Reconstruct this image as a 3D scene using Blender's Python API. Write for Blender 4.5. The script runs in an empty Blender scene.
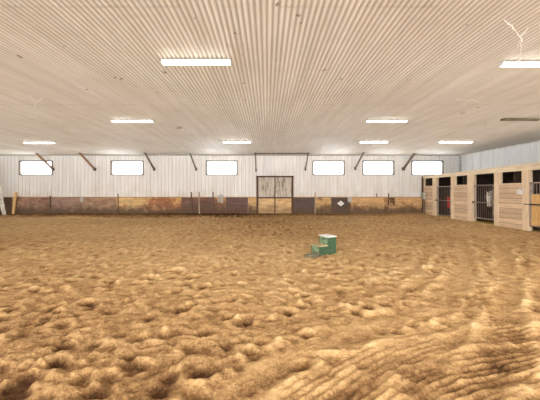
import bpy, bmesh, math, random
import numpy as np
from mathutils import Vector, Matrix
random.seed(7)
C = bpy.context.scene.collection
CAMZ = 1.5; F = 260.0; VX = 267.0; VY = 191.0
YW = 16.25          # back wall
XR = 12.1           # right wall
XL = -19.0          # left wall
XS = 9.72           # stall front plane
ZC = 3.75           # ceiling
YF = -6.0           # arena continues behind the photographer
def WX(px, Y=YW): return (px - VX) * Y / F
def WZ(py, Y=YW): return CAMZ - (py - VY) * Y / F
def SY(px): return XS * F / (px - VX)

# ---------------------------------------------------------------- materials
def lin(c):
    return tuple(((v/255)/12.92 if v/255 <= .04045 else ((v/255+.055)/1.055)**2.4) for v in c) + (1,)
def mat(name):
    m = bpy.data.materials.new(name); m.use_nodes = True
    return m, m.node_tree.nodes, m.node_tree.links, m.node_tree.nodes['Principled BSDF']
def noise(n, l, scale, detail=4, rough=.6, vec=None, dist=0):
    t = n.new('ShaderNodeTexNoise'); t.inputs['Scale'].default_value = scale
    t.inputs['Detail'].default_value = detail; t.inputs['Roughness'].default_value = rough
    t.inputs['Distortion'].default_value = dist
    if vec: l.new(vec, t.inputs['Vector'])
    return t.outputs['Fac']
def coords(n, l, sc=(1,1,1), off=(0,0,0), world=False):
    mp = n.new('ShaderNodeMapping'); mp.inputs['Scale'].default_value = sc; mp.inputs['Location'].default_value = off
    if world:
        g = n.new('ShaderNodeNewGeometry'); l.new(g.outputs['Position'], mp.inputs['Vector'])
    else:
        g = n.new('ShaderNodeTexCoord'); l.new(g.outputs['Object'], mp.inputs['Vector'])
    return mp.outputs['Vector']
def ramp(n, l, fac, stops):
    r = n.new('ShaderNodeValToRGB'); e = r.color_ramp.elements
    while len(e) < len(stops): e.new(.5)
    for el, (p, c) in zip(e, stops): el.position = p; el.color = c if len(c) == 4 else lin(c)
    l.new(fac, r.inputs['Fac']); return r.outputs['Color']
def mix(n, l, fac, a, b, mode='MIX'):
    m = n.new('ShaderNodeMix'); m.data_type = 'RGBA'; m.blend_type = mode
    for s, v in ((m.inputs['Factor'], fac), (m.inputs['A'] if False else m.inputs[6], a), (m.inputs[7], b)):
        if isinstance(v, bpy.types.NodeSocket): l.new(v, s)
        elif isinstance(v, (int, float)): s.default_value = v
        else: s.default_value = v if len(v) == 4 else lin(v)
    return m.outputs[2]
def mapr(n, l, v, a, b, c=0, d=1):
    m = n.new('ShaderNodeMapRange'); l.new(v, m.inputs[0])
    for i, x in enumerate((a, b, c, d)): m.inputs[i+1].default_value = x
    return m.outputs[0]
def mth(n, l, op, a, b=0):
    m = n.new('ShaderNodeMath'); m.operation = op
    for i, v in enumerate((a, b)):
        if isinstance(v, bpy.types.NodeSocket): l.new(v, m.inputs[i])
        else: m.inputs[i].default_value = v
    return m.outputs[0]
def bump(n, l, b, h, dist, strength=1):
    k = n.new('ShaderNodeBump'); k.inputs['Distance'].default_value = dist; k.inputs['Strength'].default_value = strength
    l.new(h, k.inputs['Height']); l.new(k.outputs[0], b.inputs['Normal'])

def plain(name, col, rough=.6, metal=0, var=.12, scale=6):
    m, n, l, b = mat(name)
    f = noise(n, l, scale, 3, .6, coords(n, l))
    dark = tuple(int(v*(1-var*2)) for v in col); light = tuple(min(255, int(v*(1+var*.6))) for v in col)
    l.new(ramp(n, l, f, [(.3, dark), (.6, col), (.8, light)]), b.inputs['Base Color'])
    b.inputs['Roughness'].default_value = rough; b.inputs['Metallic'].default_value = metal
    return m
def wood(name, col, axis='x', var=.16, rough=.75, seed=0, grime=0.0, plank=0.0):
    """grained timber; optional board joints every `plank` metres in z"""
    m, n, l, b = mat(name)
    sc = {'x': (1.2, 14, 14), 'y': (14, 1.2, 14), 'z': (14, 14, 1.2)}[axis]
    v = coords(n, l, sc, (seed*3.1, seed*1.7, seed), world=True)
    f = noise(n, l, 1.6, 5, .65, v, .6)
    c = ramp(n, l, f, [(.25, tuple(int(x*(1-var*2)) for x in col)), (.5, col), (.8, tuple(min(255, int(x*(1+var*.7))) for x in col))])
    f2 = noise(n, l, 1.3, 5, .7, coords(n, l, (1, 1, 1), (seed, seed, 0), world=True))
    if grime: c = mix(n, l, mapr(n, l, f2, .45, .75, 0, grime), c, (92, 70, 48))
    h = f
    if plank:
        s = n.new('ShaderNodeSeparateXYZ'); l.new(coords(n, l, world=True), s.inputs[0])
        z = mth(n, l, 'DIVIDE', s.outputs['Z'], plank)
        fr = mth(n, l, 'FRACT', z)
        j = mth(n, l, 'LESS_THAN', fr, .09)
        fl = mth(n, l, 'FLOOR', z)
        wn = n.new('ShaderNodeTexWhiteNoise'); wn.noise_dimensions = '1D'; l.new(fl, wn.inputs['W'])
        c = mix(n, l, mth(n, l, 'MULTIPLY', wn.outputs['Value'], .38), c, (150, 112, 78))
        c = mix(n, l, mth(n, l, 'MULTIPLY', j, .6), c, (95, 68, 45))
    l.new(c, b.inputs['Base Color']); b.inputs['Roughness'].default_value = rough
    bump(n, l, b, h, .004, .6)
    return m
def emit(name, col, s):
    m, n, l, b = mat(name)
    b.inputs['Base Color'].default_value = lin(col); b.inputs['Emission Color'].default_value = lin(col)
    b.inputs['Emission Strength'].default_value = s; return m

def m_sand():
    m, n, l, b = mat('arena_sand')
    v = coords(n, l, world=True)
    at = n.new('ShaderNodeAttribute'); at.attribute_name = 'tone'  # per-vertex tone, includes the painted relief shading
    g = noise(n, l, 38, 4, .75, v)
    big = noise(n, l, .45, 4, .6, v)
    mid = noise(n, l, 5, 5, .7, v)
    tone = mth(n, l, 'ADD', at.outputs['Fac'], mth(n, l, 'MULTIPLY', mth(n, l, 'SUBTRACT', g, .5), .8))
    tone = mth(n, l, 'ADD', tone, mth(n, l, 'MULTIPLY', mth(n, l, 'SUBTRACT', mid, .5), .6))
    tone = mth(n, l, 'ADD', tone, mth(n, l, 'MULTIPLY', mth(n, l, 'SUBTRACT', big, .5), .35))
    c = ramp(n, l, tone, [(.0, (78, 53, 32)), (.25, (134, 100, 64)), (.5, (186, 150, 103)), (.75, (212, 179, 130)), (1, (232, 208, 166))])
    l.new(c, b.inputs['Base Color']); b.inputs['Roughness'].default_value = .95
    b.inputs['Specular IOR Level'].default_value = .15
    g2 = noise(n, l, 90, 3, .8, v)
    g3 = noise(n, l, 13, 5, .72, v, .4)
    h = mth(n, l, 'ADD', mth(n, l, 'MULTIPLY', g, .35), mth(n, l, 'MULTIPLY', g2, .12))
    h = mth(n, l, 'ADD', h, g3)
    bump(n, l, b, h, .034, 1.0)
    return m
def m_ceiling():
    m, n, l, b = mat('corrugated_ceiling_metal')
    v = coords(n, l, world=True)
    s = n.new('ShaderNodeSeparateXYZ'); l.new(v, s.inputs[0])
    # valleys of the corrugation are darker (attribute stored on the mesh)
    at = n.new('ShaderNodeAttribute'); at.attribute_name = 'valley'
    st = noise(n, l, 1.0, 5, .7, coords(n, l, (5, .35, 1), world=True))
    bl = noise(n, l, .35, 5, .65, v)
    c = ramp(n, l, bl, [(.3, (232, 228, 218)), (.55, (222, 214, 201)), (.75, (204, 195, 178))])
    c = mix(n, l, mapr(n, l, st, .35, .7, 0, .6), c, (184, 177, 160))
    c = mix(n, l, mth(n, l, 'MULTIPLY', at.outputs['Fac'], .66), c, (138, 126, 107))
    # water marks and nail-hole specks
    sp = noise(n, l, 1.9, 2, .5, coords(n, l, (1, .6, 1), (4, 9, 0), world=True))
    c = mix(n, l, mapr(n, l, sp, .72, .78, 0, .7), c, (110, 92, 68))
    sp2 = noise(n, l, 5.5, 1, .5, v)
    c = mix(n, l, mapr(n, l, sp2, .77, .8, 0, .75), c, (104, 88, 66))
    # end laps of the sheets
    fr = mth(n, l, 'FRACT', mth(n, l, 'DIVIDE', mth(n, l, 'ADD', s.outputs['Y'], .45), 3.6))
    wob = noise(n, l, 2.2, 3, .6, v)
    ln = mth(n, l, 'MULTIPLY', mth(n, l, 'LESS_THAN', fr, .012), mapr(n, l, wob, .42, .75, 0, .45))
    c = mix(n, l, ln, c, (120, 100, 78))
    l.new(c, b.inputs['Base Color']); b.inputs['Roughness'].default_value = .5
    b.inputs['Specular IOR Level'].default_value = .35
    return m
def m_wall(name, base=(238, 235, 230)):
    m, n, l, b = mat(name)
    v = coords(n, l, world=True)
    s = n.new('ShaderNodeSeparateXYZ'); l.new(v, s.inputs[0])
    st = noise(n, l, 1, 5, .65, coords(n, l, (3.5, 3.5, .4), world=True))
    c = ramp(n, l, st, [(.3, tuple(int(x*.93) for x in base)), (.55, base), (.8, (246, 244, 240))])
    bl = noise(n, l, 1.1, 5, .7, v)
    low = mapr(n, l, s.outputs['Z'], 1.1, 2.2, .55, 0)
    c = mix(n, l, mth(n, l, 'MULTIPLY', low, mapr(n, l, bl, .42, .7, 0, 1)), c, (196, 178, 152))
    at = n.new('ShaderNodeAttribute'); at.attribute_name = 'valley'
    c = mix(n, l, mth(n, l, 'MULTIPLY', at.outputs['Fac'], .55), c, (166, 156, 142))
    l.new(c, b.inputs['Base Color']); b.inputs['Roughness'].default_value = .55
    return m
def ply(name, A, B, amt, seed, dirt=1.0):
    """stained plywood sheet: A base, B patches, wet dirt rising from the ground"""
    m, n, l, b = mat(name)
    v = coords(n, l, (1, 1, 1), (seed*7.3, 0, seed*2.1), world=True)
    g = noise(n, l, 1, 5, .7, coords(n, l, (1.5, 1.5, 9), (seed, 0, seed), world=True))
    c = ramp(n, l, g, [(.3, tuple(int(x*.8) for x in A)), (.55, A), (.8, tuple(min(255, int(x*1.12)) for x in A))])
    f = noise(n, l, 1.6, 5, .6, v)
    c = mix(n, l, mapr(n, l, f, .62-amt*.3, .72-amt*.3, 0, .9), c, B)
    s = n.new('ShaderNodeSeparateXYZ'); l.new(coords(n, l, world=True), s.inputs[0])
    f3 = noise(n, l, 2.4, 5, .7, v)
    z = mth(n, l, 'ADD', s.outputs['Z'], mth(n, l, 'MULTIPLY', mth(n, l, 'SUBTRACT', f3, .5), 1.3))
    c = mix(n, l, mapr(n, l, z, .3, .75, .92*dirt, 0), c, (96, 74, 56))
    l.new(c, b.inputs['Base Color']); b.inputs['Roughness'].default_value = .85
    return m

M = {}
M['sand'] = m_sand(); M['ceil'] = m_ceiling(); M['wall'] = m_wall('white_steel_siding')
M['wallr'] = m_wall('white_steel_siding_side', (246, 245, 243))
M['trim_grey'] = plain('grey_trim_metal', (196, 192, 188), .6)
M['winframe'] = plain('weathered_window_frame', (136, 126, 116), .7)
M['cap'] = wood('tan_cap_timber', (178, 142, 98), 'x')
M['brown_old'] = wood('old_brown_timber', (96, 66, 44), 'z', .2)
M['door_white'] = None
M['pine'] = wood('pale_pine_post', (234, 212, 180), 'z', .1)
M['fascia'] = wood('cream_pine_fascia', (238, 222, 194), 'y', .08)
M['planks'] = wood('pinkish_pine_boards', (236, 210, 178), 'y', .08, grime=.18, plank=.2)
M['pinegate'] = wood('yellow_pine_boards', (224, 182, 118), 'z', .1)
M['dark_in'] = wood('dark_stall_timber', (74, 58, 48), 'y', .25)
M['dark_floor'] = plain('dark_stall_bedding', (84, 64, 44), .95)
M['tube'] = plain('galvanised_tube', (178, 160, 150), .4, .55)
M['tube_dk'] = plain('dull_steel', (96, 84, 78), .5, .6)
M['straw'] = plain('golden_straw', (218, 184, 112), .95, 0, .25, 18)
M['brace_tan'] = wood('weathered_brace_timber', (150, 118, 88), 'y', .2)
M['brace_grey'] = wood('grey_brace_timber', (118, 106, 96), 'y', .2)
M['green_l'] = plain('light_green_paint', (128, 152, 116), .75, 0, .15, 9)  # lighter green for the risers
M['green_d'] = plain('green_paint', (56, 86, 58), .7, 0, .12, 9)
M['tread'] = plain('sandy_worn_tread', (196, 176, 132), .9, 0, .15, 14)
M['whitetop'] = plain('white_plastic_top', (238, 236, 236), .6, 0, .03)
M['whitepaint'] = plain('old_white_paint', (242, 236, 226), .7, 0, .1)
M['led'] = emit('lit_diffuser', (255, 252, 244), 8.0)
M['housing'] = plain('white_enamel_housing', (205, 203, 198), .5, 0, .03)
M['off'] = plain('unlit_tube_fixture', (112, 100, 72), .6, 0, .15)
M['paper'] = plain('white_sign_board', (240, 240, 240), .6, 0, .03)
M['ink'] = plain('dark_sign_ink', (52, 48, 48), .6, 0, .03)
M['boxgrey'] = plain('grey_green_box', (206, 210, 196), .55, 0, .1)
M['red'] = plain('red_cloth', (214, 46, 44), .85, 0, .12)
M['grey_plate'] = plain('pale_grey_plate', (196, 190, 180), .7, 0, .12)
M['stick'] = wood('grey_brown_stick', (104, 84, 66), 'z', .2)
M['stick_pale'] = wood('pale_stick', (176, 156, 132), 'z', .15)
M['web'] = plain('dusty_cobweb', (236, 230, 220), .9, 0, .03)
M['wire'] = plain('grey_green_wire', (124, 122, 98), .6, .2)

# ---------------------------------------------------------------- mesh helpers
def bx(bm, x0, x1, y0, y1, z0, z1, bev=0, R=None):
    vs = [bm.verts.new(p) for p in ((x0,y0,z0),(x1,y0,z0),(x1,y1,z0),(x0,y1,z0),(x0,y0,z1),(x1,y0,z1),(x1,y1,z1),(x0,y1,z1))]
    fs = [bm.faces.new([vs[i] for i in f]) for f in ((0,3,2,1),(4,5,6,7),(0,1,5,4),(1,2,6,5),(2,3,7,6),(3,0,4,7))]
    if bev:
        es = list({e for f in fs for e in f.edges})
        r = bmesh.ops.bevel(bm, geom=es, offset=bev, segments=1, affect='EDGES', profile=.5)
        vs = list({v for f in r['faces'] for v in f.verts} | {v for v in vs if v.is_valid})
    if R is not None:
        for v in vs: v.co = R @ v.co
    return vs
def bar(bm, a, b, w, d, up=(0,0,1), bev=0):
    """rectangular bar from a to b, w across, d deep"""
    a, b = Vector(a), Vector(b); z = (b-a); L = z.length; z.normalize()
    x = z.cross(Vector(up));
    if x.length < 1e-4: x = z.cross(Vector((0,1,0)))
    x.normalize(); y = z.cross(x)
    Rm = Matrix((( x.x, y.x, z.x, a.x),( x.y, y.y, z.y, a.y),( x.z, y.z, z.z, a.z),(0,0,0,1)))
    bx(bm, -w/2, w/2, -d/2, d/2, 0, L, bev, Rm)
def tube(bm, pts, r, seg=10, closed=False, cap=True):
    pts = [Vector(p) for p in pts]; n = len(pts); rings = []
    rr = r if isinstance(r, (list, tuple)) else [r]*n
    px = None
    for i, p in enumerate(pts):
        t = (pts[(i+1) % n] - pts[i-1]) if closed else (pts[min(i+1, n-1)] - pts[max(i-1, 0)])
        t.normalize()
        if px is None: px = t.cross(Vector((0,0,1))) if abs(t.z) < .9 else t.cross(Vector((0,1,0)))
        px = (px - t*px.dot(t)).normalized(); py = t.cross(px)
        rings.append([bm.verts.new(p + (px*math.cos(a) + py*math.sin(a))*rr[i]) for a in (2*math.pi*k/seg for k in range(seg))])
    m = n if closed else n-1
    for i in range(m):
        A, B = rings[i], rings[(i+1) % n]
        for k in range(seg): bm.faces.new((A[k], A[(k+1) % seg], B[(k+1) % seg], B[k]))
    if cap and not closed:
        bm.faces.new(rings[0][::-1]); bm.faces.new(rings[-1])
def loft(bm, secs, seg=18):
    """secs: (centre, half-width vector, half-height vector)"""
    rings = []
    for c, u, v in secs:
        c, u, v = Vector(c), Vector(u), Vector(v)
        rings.append([bm.verts.new(c + u*math.cos(a) + v*math.sin(a)) for a in (2*math.pi*k/seg for k in range(seg))])
    for A, B in zip(rings, rings[1:]):
        for k in range(seg): bm.faces.new((A[k], A[(k+1) % seg], B[(k+1) % seg], B[k]))
    bm.faces.new(rings[0][::-1]); bm.faces.new(rings[-1])
def prism(bm, poly, y0, y1):
    a = [bm.verts.new((p[0], y0, p[1])) for p in poly]; b = [bm.verts.new((p[0], y1, p[1])) for p in poly]
    n = len(poly); bm.faces.new(a); bm.faces.new(b[::-1])
    for i in range(n): bm.faces.new((a[i], b[i], b[(i+1) % n], a[(i+1) % n]))
def obj(name, bm, m, parent=None, smooth=False, loc=None):
    bmesh.ops.recalc_face_normals(bm, faces=bm.faces[:])
    me = bpy.data.meshes.new(name); bm.to_mesh(me); bm.free()
    me.materials.append(m)
    if smooth:
        for p in me.polygons: p.use_smooth = True
    o = bpy.data.objects.new(name, me); C.objects.link(o)
    if parent: o.parent = parent
    if loc: o.location = loc
    return o
def tag(o, label=None, cat=None, group=None, kind=None):
    for k, v in (('label', label), ('category', cat), ('group', group), ('kind', kind)):
        if v: o[k] = v
    return o
def thing(name, label, cat, loc=(0,0,0), rz=0, group=None, kind=None):
    o = bpy.data.objects.new(name, None); C.objects.link(o); o.location = loc; o.rotation_euler = (0, 0, rz)
    o.empty_display_size = .1
    return tag(o, label, cat, group, kind)
def copy_tree(o, parent=None):
    c = o.copy(); C.objects.link(c)
    if parent: c.parent = parent
    for ch in list(o.children): copy_tree(ch, c)
    return c
B = bmesh.new

# ---------------------------------------------------------------- sand floor
def vnoise(x, y, seed):
    xi = np.floor(x).astype(np.int64); yi = np.floor(y).astype(np.int64)
    fx = x-xi; fy = y-yi; fx = fx*fx*fx*(fx*(fx*6-15)+10); fy = fy*fy*fy*(fy*(fy*6-15)+10)
    def h(a, b):
        k = (a*374761393 + b*668265263 + seed*1442695041) & 0x7fffffff
        k = ((k ^ (k >> 13)) * 1274126177) & 0x7fffffff
        return ((k ^ (k >> 16)) & 0xffff) / 65535.0
    return (h(xi, yi)*(1-fx)+h(xi+1, yi)*fx)*(1-fy) + (h(xi, yi+1)*(1-fx)+h(xi+1, yi+1)*fx)*fy - .5
def axis(lo, d0, lo_dense, hi_dense, hi, g):
    a = list(np.arange(lo_dense, hi_dense, d0))
    s = d0; v = a[-1]
    while v < hi: s = min(s*g, .12); v += s; a.append(min(v, hi))
    s = d0; v = a[0]; pre = []
    while v > lo: s = min(s*g, .35 if lo < -5 and lo > -8 else .07); v -= s; pre.append(max(v, lo))
    return np.array(pre[::-1] + a)
def seg_dist(X, Y, pts):
    best = np.full(X.shape, 1e9); sg = np.zeros(X.shape)
    for (ax, ay), (bx_, by_) in zip(pts, pts[1:]):
        dx, dy = bx_-ax, by_-ay; L2 = dx*dx+dy*dy
        t = np.clip(((X-ax)*dx+(Y-ay)*dy)/L2, 0, 1)
        ex, ey = X-(ax+t*dx), Y-(ay+t*dy); d = np.hypot(ex, ey)
        m = d < best; best[m] = d[m]; sg[m] = np.sign(ex*dy-ey*dx)[m]
    return best*sg
def smooth_path(pp):
    P = [(((x-VX)/F)*(390/(y-VY)), 390/(y-VY)) for x, y in pp]
    out = []
    for i in range(len(P)-1):
        p0, p1, p2, p3 = P[max(i-1, 0)], P[i], P[i+1], P[min(i+2, len(P)-1)]
        for k in range(6):
            t = k/6
            out.append(tuple(.5*((2*p1[j])+(-p0[j]+p2[j])*t+(2*p0[j]-5*p1[j]+4*p2[j]-p3[j])*t*t+(-p0[j]+3*p1[j]-3*p2[j]+p3[j])*t**3) for j in (0, 1)))
    return out + [P[-1]]
def build_floor():
    xs = axis(XL, .018, -3.6, 4.6, XR, 1.012)
    ys = axis(YF, .015, 1.5, 3.6, YW+.02, 1.012)
    X, Y = np.meshgrid(xs, ys)
    wx = X + .25*vnoise(X*1.3, Y*1.3, 90); wy = Y + .25*vnoise(X*1.3, Y*1.3, 91)
    H = .05*vnoise(wx*.5, wy*.5, 1) + .014*vnoise(wx*1.6, wy*1.9, 2)
    rough = .014*vnoise(wx*4.2, wy*5.2, 3) + .024*vnoise(wx*8.5, wy*10.5, 4) + .022*vnoise(wx*17, wy*19, 5) + .015*vnoise(X*34, Y*34, 6) + .007*vnoise(X*61, Y*61, 8)
    rid = -.014*np.abs(vnoise(wx*3.4+9, wy*4.6, 7))*2
    rough = rough + rid
    # hoof prints
    P = np.zeros(X.shape); rng = np.random.RandomState(5)
    N = 13000
    hx = rng.uniform(XL, XR, N); hy = YF + 6 + (rng.rand(N)**.8)*(YW-1.0); 
    for i in range(N):
        r = rng.uniform(.028, .08); dep = rng.uniform(.2, .5)*r; ang = rng.uniform(0, math.pi); el = rng.uniform(1, 1.7)
        R3 = r*3*el
        i0, i1 = np.searchsorted(xs, [hx[i]-R3, hx[i]+R3]); j0, j1 = np.searchsorted(ys, [hy[i]-R3, hy[i]+R3])
        if i1 <= i0 or j1 <= j0: continue
        dx = X[j0:j1, i0:i1]-hx[i]; dy = Y[j0:j1, i0:i1]-hy[i]
        u = (dx*math.cos(ang)+dy*math.sin(ang))/el; v = -dx*math.sin(ang)+dy*math.cos(ang)
        q = np.hypot(u, v)/r
        P[j0:j1, i0:i1] += -dep*np.exp(-q**4) + dep*.3*np.exp(-((q-1.5)/.45)**2)*(1+.7*np.sign(u)*np.clip(abs(u)/r, 0, 1))
    # deep prints in the left foreground of the photo
    for px, py, r, dp in ((30,378,.10,.07),(12,394,.13,.08),(65,346,.085,.06),(58,360,.075,.05),(44,322,.085,.05),(134,366,.10,.06),(130,356,.06,.045),(97,392,.10,.06),(122,335,.07,.04),(2,320,.10,.05),(57,292,.09,.04),(112,312,.08,.04),(205,398,.06,.05),(160,390,.09,.05),(345,392,.11,.06),(412,390,.13,.06),(455,384,.1,.05),(258,352,.09,.04)):
        yy = 390/(py-VY); xx = (px-VX)/F*yy
        q = np.hypot((X-xx)/1.4, Y-yy)/(r*.72)*(1+.5*vnoise(X*9, Y*9, 77))
        dp *= .8
        P += -dp*np.exp(-q**3) + dp*.2*np.exp(-((q-1.5)/.4)**2)
    # wheel tracks and harrow arcs
    mask = np.zeros(X.shape); G = np.zeros(X.shape)
    for pp, w, sp, am, k in (
        ([(462,240),(465,252),(461,272),(438,303),(393,319),(320,344),(240,382),(200,420)], .16, .07, .006, .75),
        ([(498,236),(503,252),(506,275),(505,300),(503,331),(495,368),(470,410)], .15, .07, .006, .75),
        ([(285,420),(328,392),(365,366),(415,343),(470,331),(530,325),(620,322)], .34, .085, .016, .8),
        ([(350,425),(381,397),(422,370),(483,354),(545,348),(640,345)], .30, .085, .018, .8),
        ([(420,420),(455,398),(500,382),(550,372),(640,365)], .26, .085, .018, .75),
        ([(330,300),(380,285),(420,262),(432,245)], .14, .07, .004, .4)):
        d = seg_dist(X, Y, smooth_path(pp))
        wob = w*(1+.8*vnoise(X*1.7, Y*1.7, 30))
        a = np.clip(1.3-np.abs(d)/wob, 0, 1); a = a*a*(3-2*a)
        brk = np.clip(.5+1.6*vnoise(X*2.6, Y*2.6, 34), 0, 1)
        G += brk*a*am*.5*np.cos(2*math.pi*(d+.02*vnoise(X*2, Y*2, 33))/(sp*.72)) - a*.012 + .022*np.exp(-((np.abs(d)-wob*1.35)/.06)**2)*(.6+vnoise(X*3, Y*3, 31))
        mask = np.maximum(mask, a*k)
    churn = .35 + .65*np.clip((vnoise(X*.35, Y*.35, 40)+.62), 0, 1)
    fl = 1-mask*.75
    detail = (rough*.9+P)*fl*(.75+churn*.4)
    # footing is banked against the walls and the stall fronts
    bw = np.clip((Y-(YW-1.5))/1.5, 0, 1); bank = .10*bw**2
    bs = np.clip((X-(XS-2.2))/2.2, 0, 1)*np.clip((Y-2)/5, 0, 1)
    bank += (.02+.05*np.clip((Y-9)/7, 0, 1))*bs
    clod = np.clip((Y-(YW-2.2))/1.2, 0, 1)*np.clip((1.5-X)/3, .15, 1)
    detail = detail + clod*(.05*np.abs(vnoise(X*7, Y*7, 50))*2+.03*vnoise(X*15, Y*15, 51))
    inst = np.clip((X-XS)/.1, 0, 1)*(Y > 6)
    Z = H*.8*(1-bs*.6) + detail*(1-.7*bs*(1-inst)) + G + bank
    Z = Z*(1-inst) + inst*.03
    Z[Y < 1.2] = np.minimum(Z[Y < 1.2], .1)
    near = np.clip((4.5-Y)/3, 0, 1)  # darkens the sand colour near the camera against light from behind
    tone = .56 + (detail*fl+.35*P)*5.4 + mask*.17 + G*8 + .26*vnoise(X*.22+3, Y*.3, 60) - .24*near + np.clip((X-4)/6, 0, 1)*.05  # relief shading painted into the colour: pits and grooves darker, ridges lighter
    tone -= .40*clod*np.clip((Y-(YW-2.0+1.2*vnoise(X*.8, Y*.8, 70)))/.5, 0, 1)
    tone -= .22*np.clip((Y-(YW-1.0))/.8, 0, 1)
    ny, nx = X.shape
    co = np.stack([X, Y, Z], -1).reshape(-1, 3)
    idx = np.arange(ny*nx).reshape(ny, nx)
    q = np.stack([idx[:-1, :-1], idx[:-1, 1:], idx[1:, 1:], idx[1:, :-1]], -1).reshape(-1, 4)
    me = bpy.data.meshes.new('floor'); me.vertices.add(len(co)); me.vertices.foreach_set('co', co.ravel())
    me.loops.add(q.size); me.loops.foreach_set('vertex_index', q.ravel().astype(np.int32))
    me.polygons.add(len(q)); me.polygons.foreach_set('loop_start', np.arange(0, q.size, 4, dtype=np.int32))
    me.update(calc_edges=True)
    me.polygons.foreach_set('use_smooth', np.ones(len(q), dtype=bool))
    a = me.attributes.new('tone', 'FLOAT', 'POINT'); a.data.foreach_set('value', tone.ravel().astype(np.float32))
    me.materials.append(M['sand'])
    o = bpy.data.objects.new('floor', me); C.objects.link(o)
    tag(o, 'churned tan sand footing with hoofprints and curving wheel tracks', 'floor', kind='structure')
    print('floor verts', len(co))
    def hgt(x, y):
        i = min(np.searchsorted(xs, x), nx-1); j = min(np.searchsorted(ys, y), ny-1); return float(Z[j, i])
    return hgt
ground = build_floor()

# ---------------------------------------------------------------- ceiling
def corr(name, x0, x1, y0, y1, z, pitch, amp, m):
    n = int((x1-x0)/pitch*8); xs = np.linspace(x0, x1, n+1); ph = xs/pitch*2*math.pi
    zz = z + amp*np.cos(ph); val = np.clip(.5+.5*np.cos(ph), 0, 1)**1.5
    ys = list(np.arange(y0, y1, 3.6)) + [y1]
    co = [(x, y, zi) for y in ys for x, zi in zip(xs, zz)]; k = n+1
    fs = [(r*k+i, r*k+i+1, (r+1)*k+i+1, (r+1)*k+i) for r in range(len(ys)-1) for i in range(n)]
    me = bpy.data.meshes.new(name); me.from_pydata(co, [], fs); me.update()
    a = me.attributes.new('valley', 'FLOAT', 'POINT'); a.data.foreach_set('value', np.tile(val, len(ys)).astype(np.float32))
    for p in me.polygons: p.use_smooth = True
    me.materials.append(m)
    o = bpy.data.objects.new(name, me); C.objects.link(o); return o
o = corr('ceiling', XL, XR, YF, YW+.05, ZC, .0763, .010, M['ceil'])
tag(o, 'beige corrugated metal ceiling with stains and specks', 'ceiling', kind='structure')

# ---------------------------------------------------------------- siding walls with openings
def siding(name, m, lo, hi, z0, z1, holes, place, label, pitch=.2286):
    """ribbed steel sheet; place(u, d, z) -> world; holes: (u0,u1,z0,z1)"""
    cuts = set()
    u = lo
    prof = []
    while u < hi:
        for du, d, v in ((0, 0, 0), (.012, .016, .1), (.035, .016, .0), (.047, 0, .9), (.06, 0, .25), (.11, 0, 0), (.122, .004, 0), (.145, .004, 0), (.157, 0, .35), (.17, 0, 0)):
            if u+du < hi: prof.append((u+du, d, v))
        u += pitch
    prof.append((hi, 0, 0))
    us = np.array([p[0] for p in prof])
    for h in holes:
        for e in h[:2]:
            prof.append((e, float(np.interp(e, us, [p[1] for p in sorted(prof)[:len(us)]])) if False else 0.0, 0))
    prof.sort()
    zs = sorted({z0, z1} | {h[2] for h in holes} | {h[3] for h in holes})
    co = [place(p[0], p[1], z) for z in zs for p in prof]; k = len(prof); fs = []
    for r in range(len(zs)-1):
        zc = (zs[r]+zs[r+1])/2
        for i in range(k-1):
            uc = (prof[i][0]+prof[i+1][0])/2
            if any(h[0] < uc < h[1] and h[2] < zc < h[3] for h in holes): continue
            fs.append((r*k+i, r*k+i+1, (r+1)*k+i+1, (r+1)*k+i))
    me = bpy.data.meshes.new(name); me.from_pydata(co, [], fs); me.update()
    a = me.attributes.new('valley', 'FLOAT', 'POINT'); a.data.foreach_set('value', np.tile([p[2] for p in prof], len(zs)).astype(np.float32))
    me.materials.append(m)
    o = bpy.data.objects.new(name, me); C.objects.link(o)
    return tag(o, label, 'wall', kind='structure')
ZK = WZ(197.2)
wins = [(19.7, 52.8), (111.3, 143.3), (206.3, 237.3), (312.8, 344.2), (362.6, 393.8), (411.6, 442.8)]
WZ0, WZ1 = WZ(174.8), WZ(160.9)
DX0, DX1, DZ = WX(257), WX(292.8), WZ(177.4)
holes = [(WX(a), WX(b), WZ0, WZ1) for a, b in wins] + [(DX0+.03, DX1-.03, -.2, DZ-.03)]
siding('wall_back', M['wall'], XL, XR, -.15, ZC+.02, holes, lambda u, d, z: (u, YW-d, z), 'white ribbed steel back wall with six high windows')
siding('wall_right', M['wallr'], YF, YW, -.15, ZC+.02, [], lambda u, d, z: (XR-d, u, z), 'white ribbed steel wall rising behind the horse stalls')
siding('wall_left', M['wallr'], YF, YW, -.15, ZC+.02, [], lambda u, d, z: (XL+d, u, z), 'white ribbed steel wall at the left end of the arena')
# top shadow trim
bm = B(); bx(bm, XL, XR, YW-.07, YW-.018, ZC-.05, ZC-.012); tag(obj('trim_1', bm, M['trim_grey']), 'thin grey trim where back wall meets ceiling', 'trim', kind='structure')
bm = B(); bx(bm, XR-.06, XR-.018, YF, YW, ZC-.06, ZC-.012); tag(obj('trim_2', bm, M['whitepaint']), 'thin white trim where right wall meets ceiling', 'trim', kind='structure')
bm = B(); bx(bm, XR-.09, XR-.018, YW-.09, YW-.018, -.1, ZC-.08); tag(obj('trim_3', bm, M['trim_grey']), 'grey vertical corner trim between back and right walls', 'trim', kind='structure')
for nm, a, b_ in (('trim_4', XL+.05, DX0-.04), ('trim_5', DX1+.04, XS-.06)):
    bm = B(); bx(bm, a, b_, YW-.105, YW-.02, ZK-.02, ZK+.025)
    tag(obj(nm, bm, M['cap']), 'tan cap board along the kickboard ' + ('left' if nm == 'trim_4' else 'right') + ' of the double door', 'trim', kind='structure')
bm = B(); bx(bm, XS-.07, XS-.005, YW-.09, YW-.02, -.05, 2.42); tag(obj('trim_6', bm, M['brown_old']), 'dark vertical trim where the back wall meets the stalls', 'trim', kind='structure')

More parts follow.
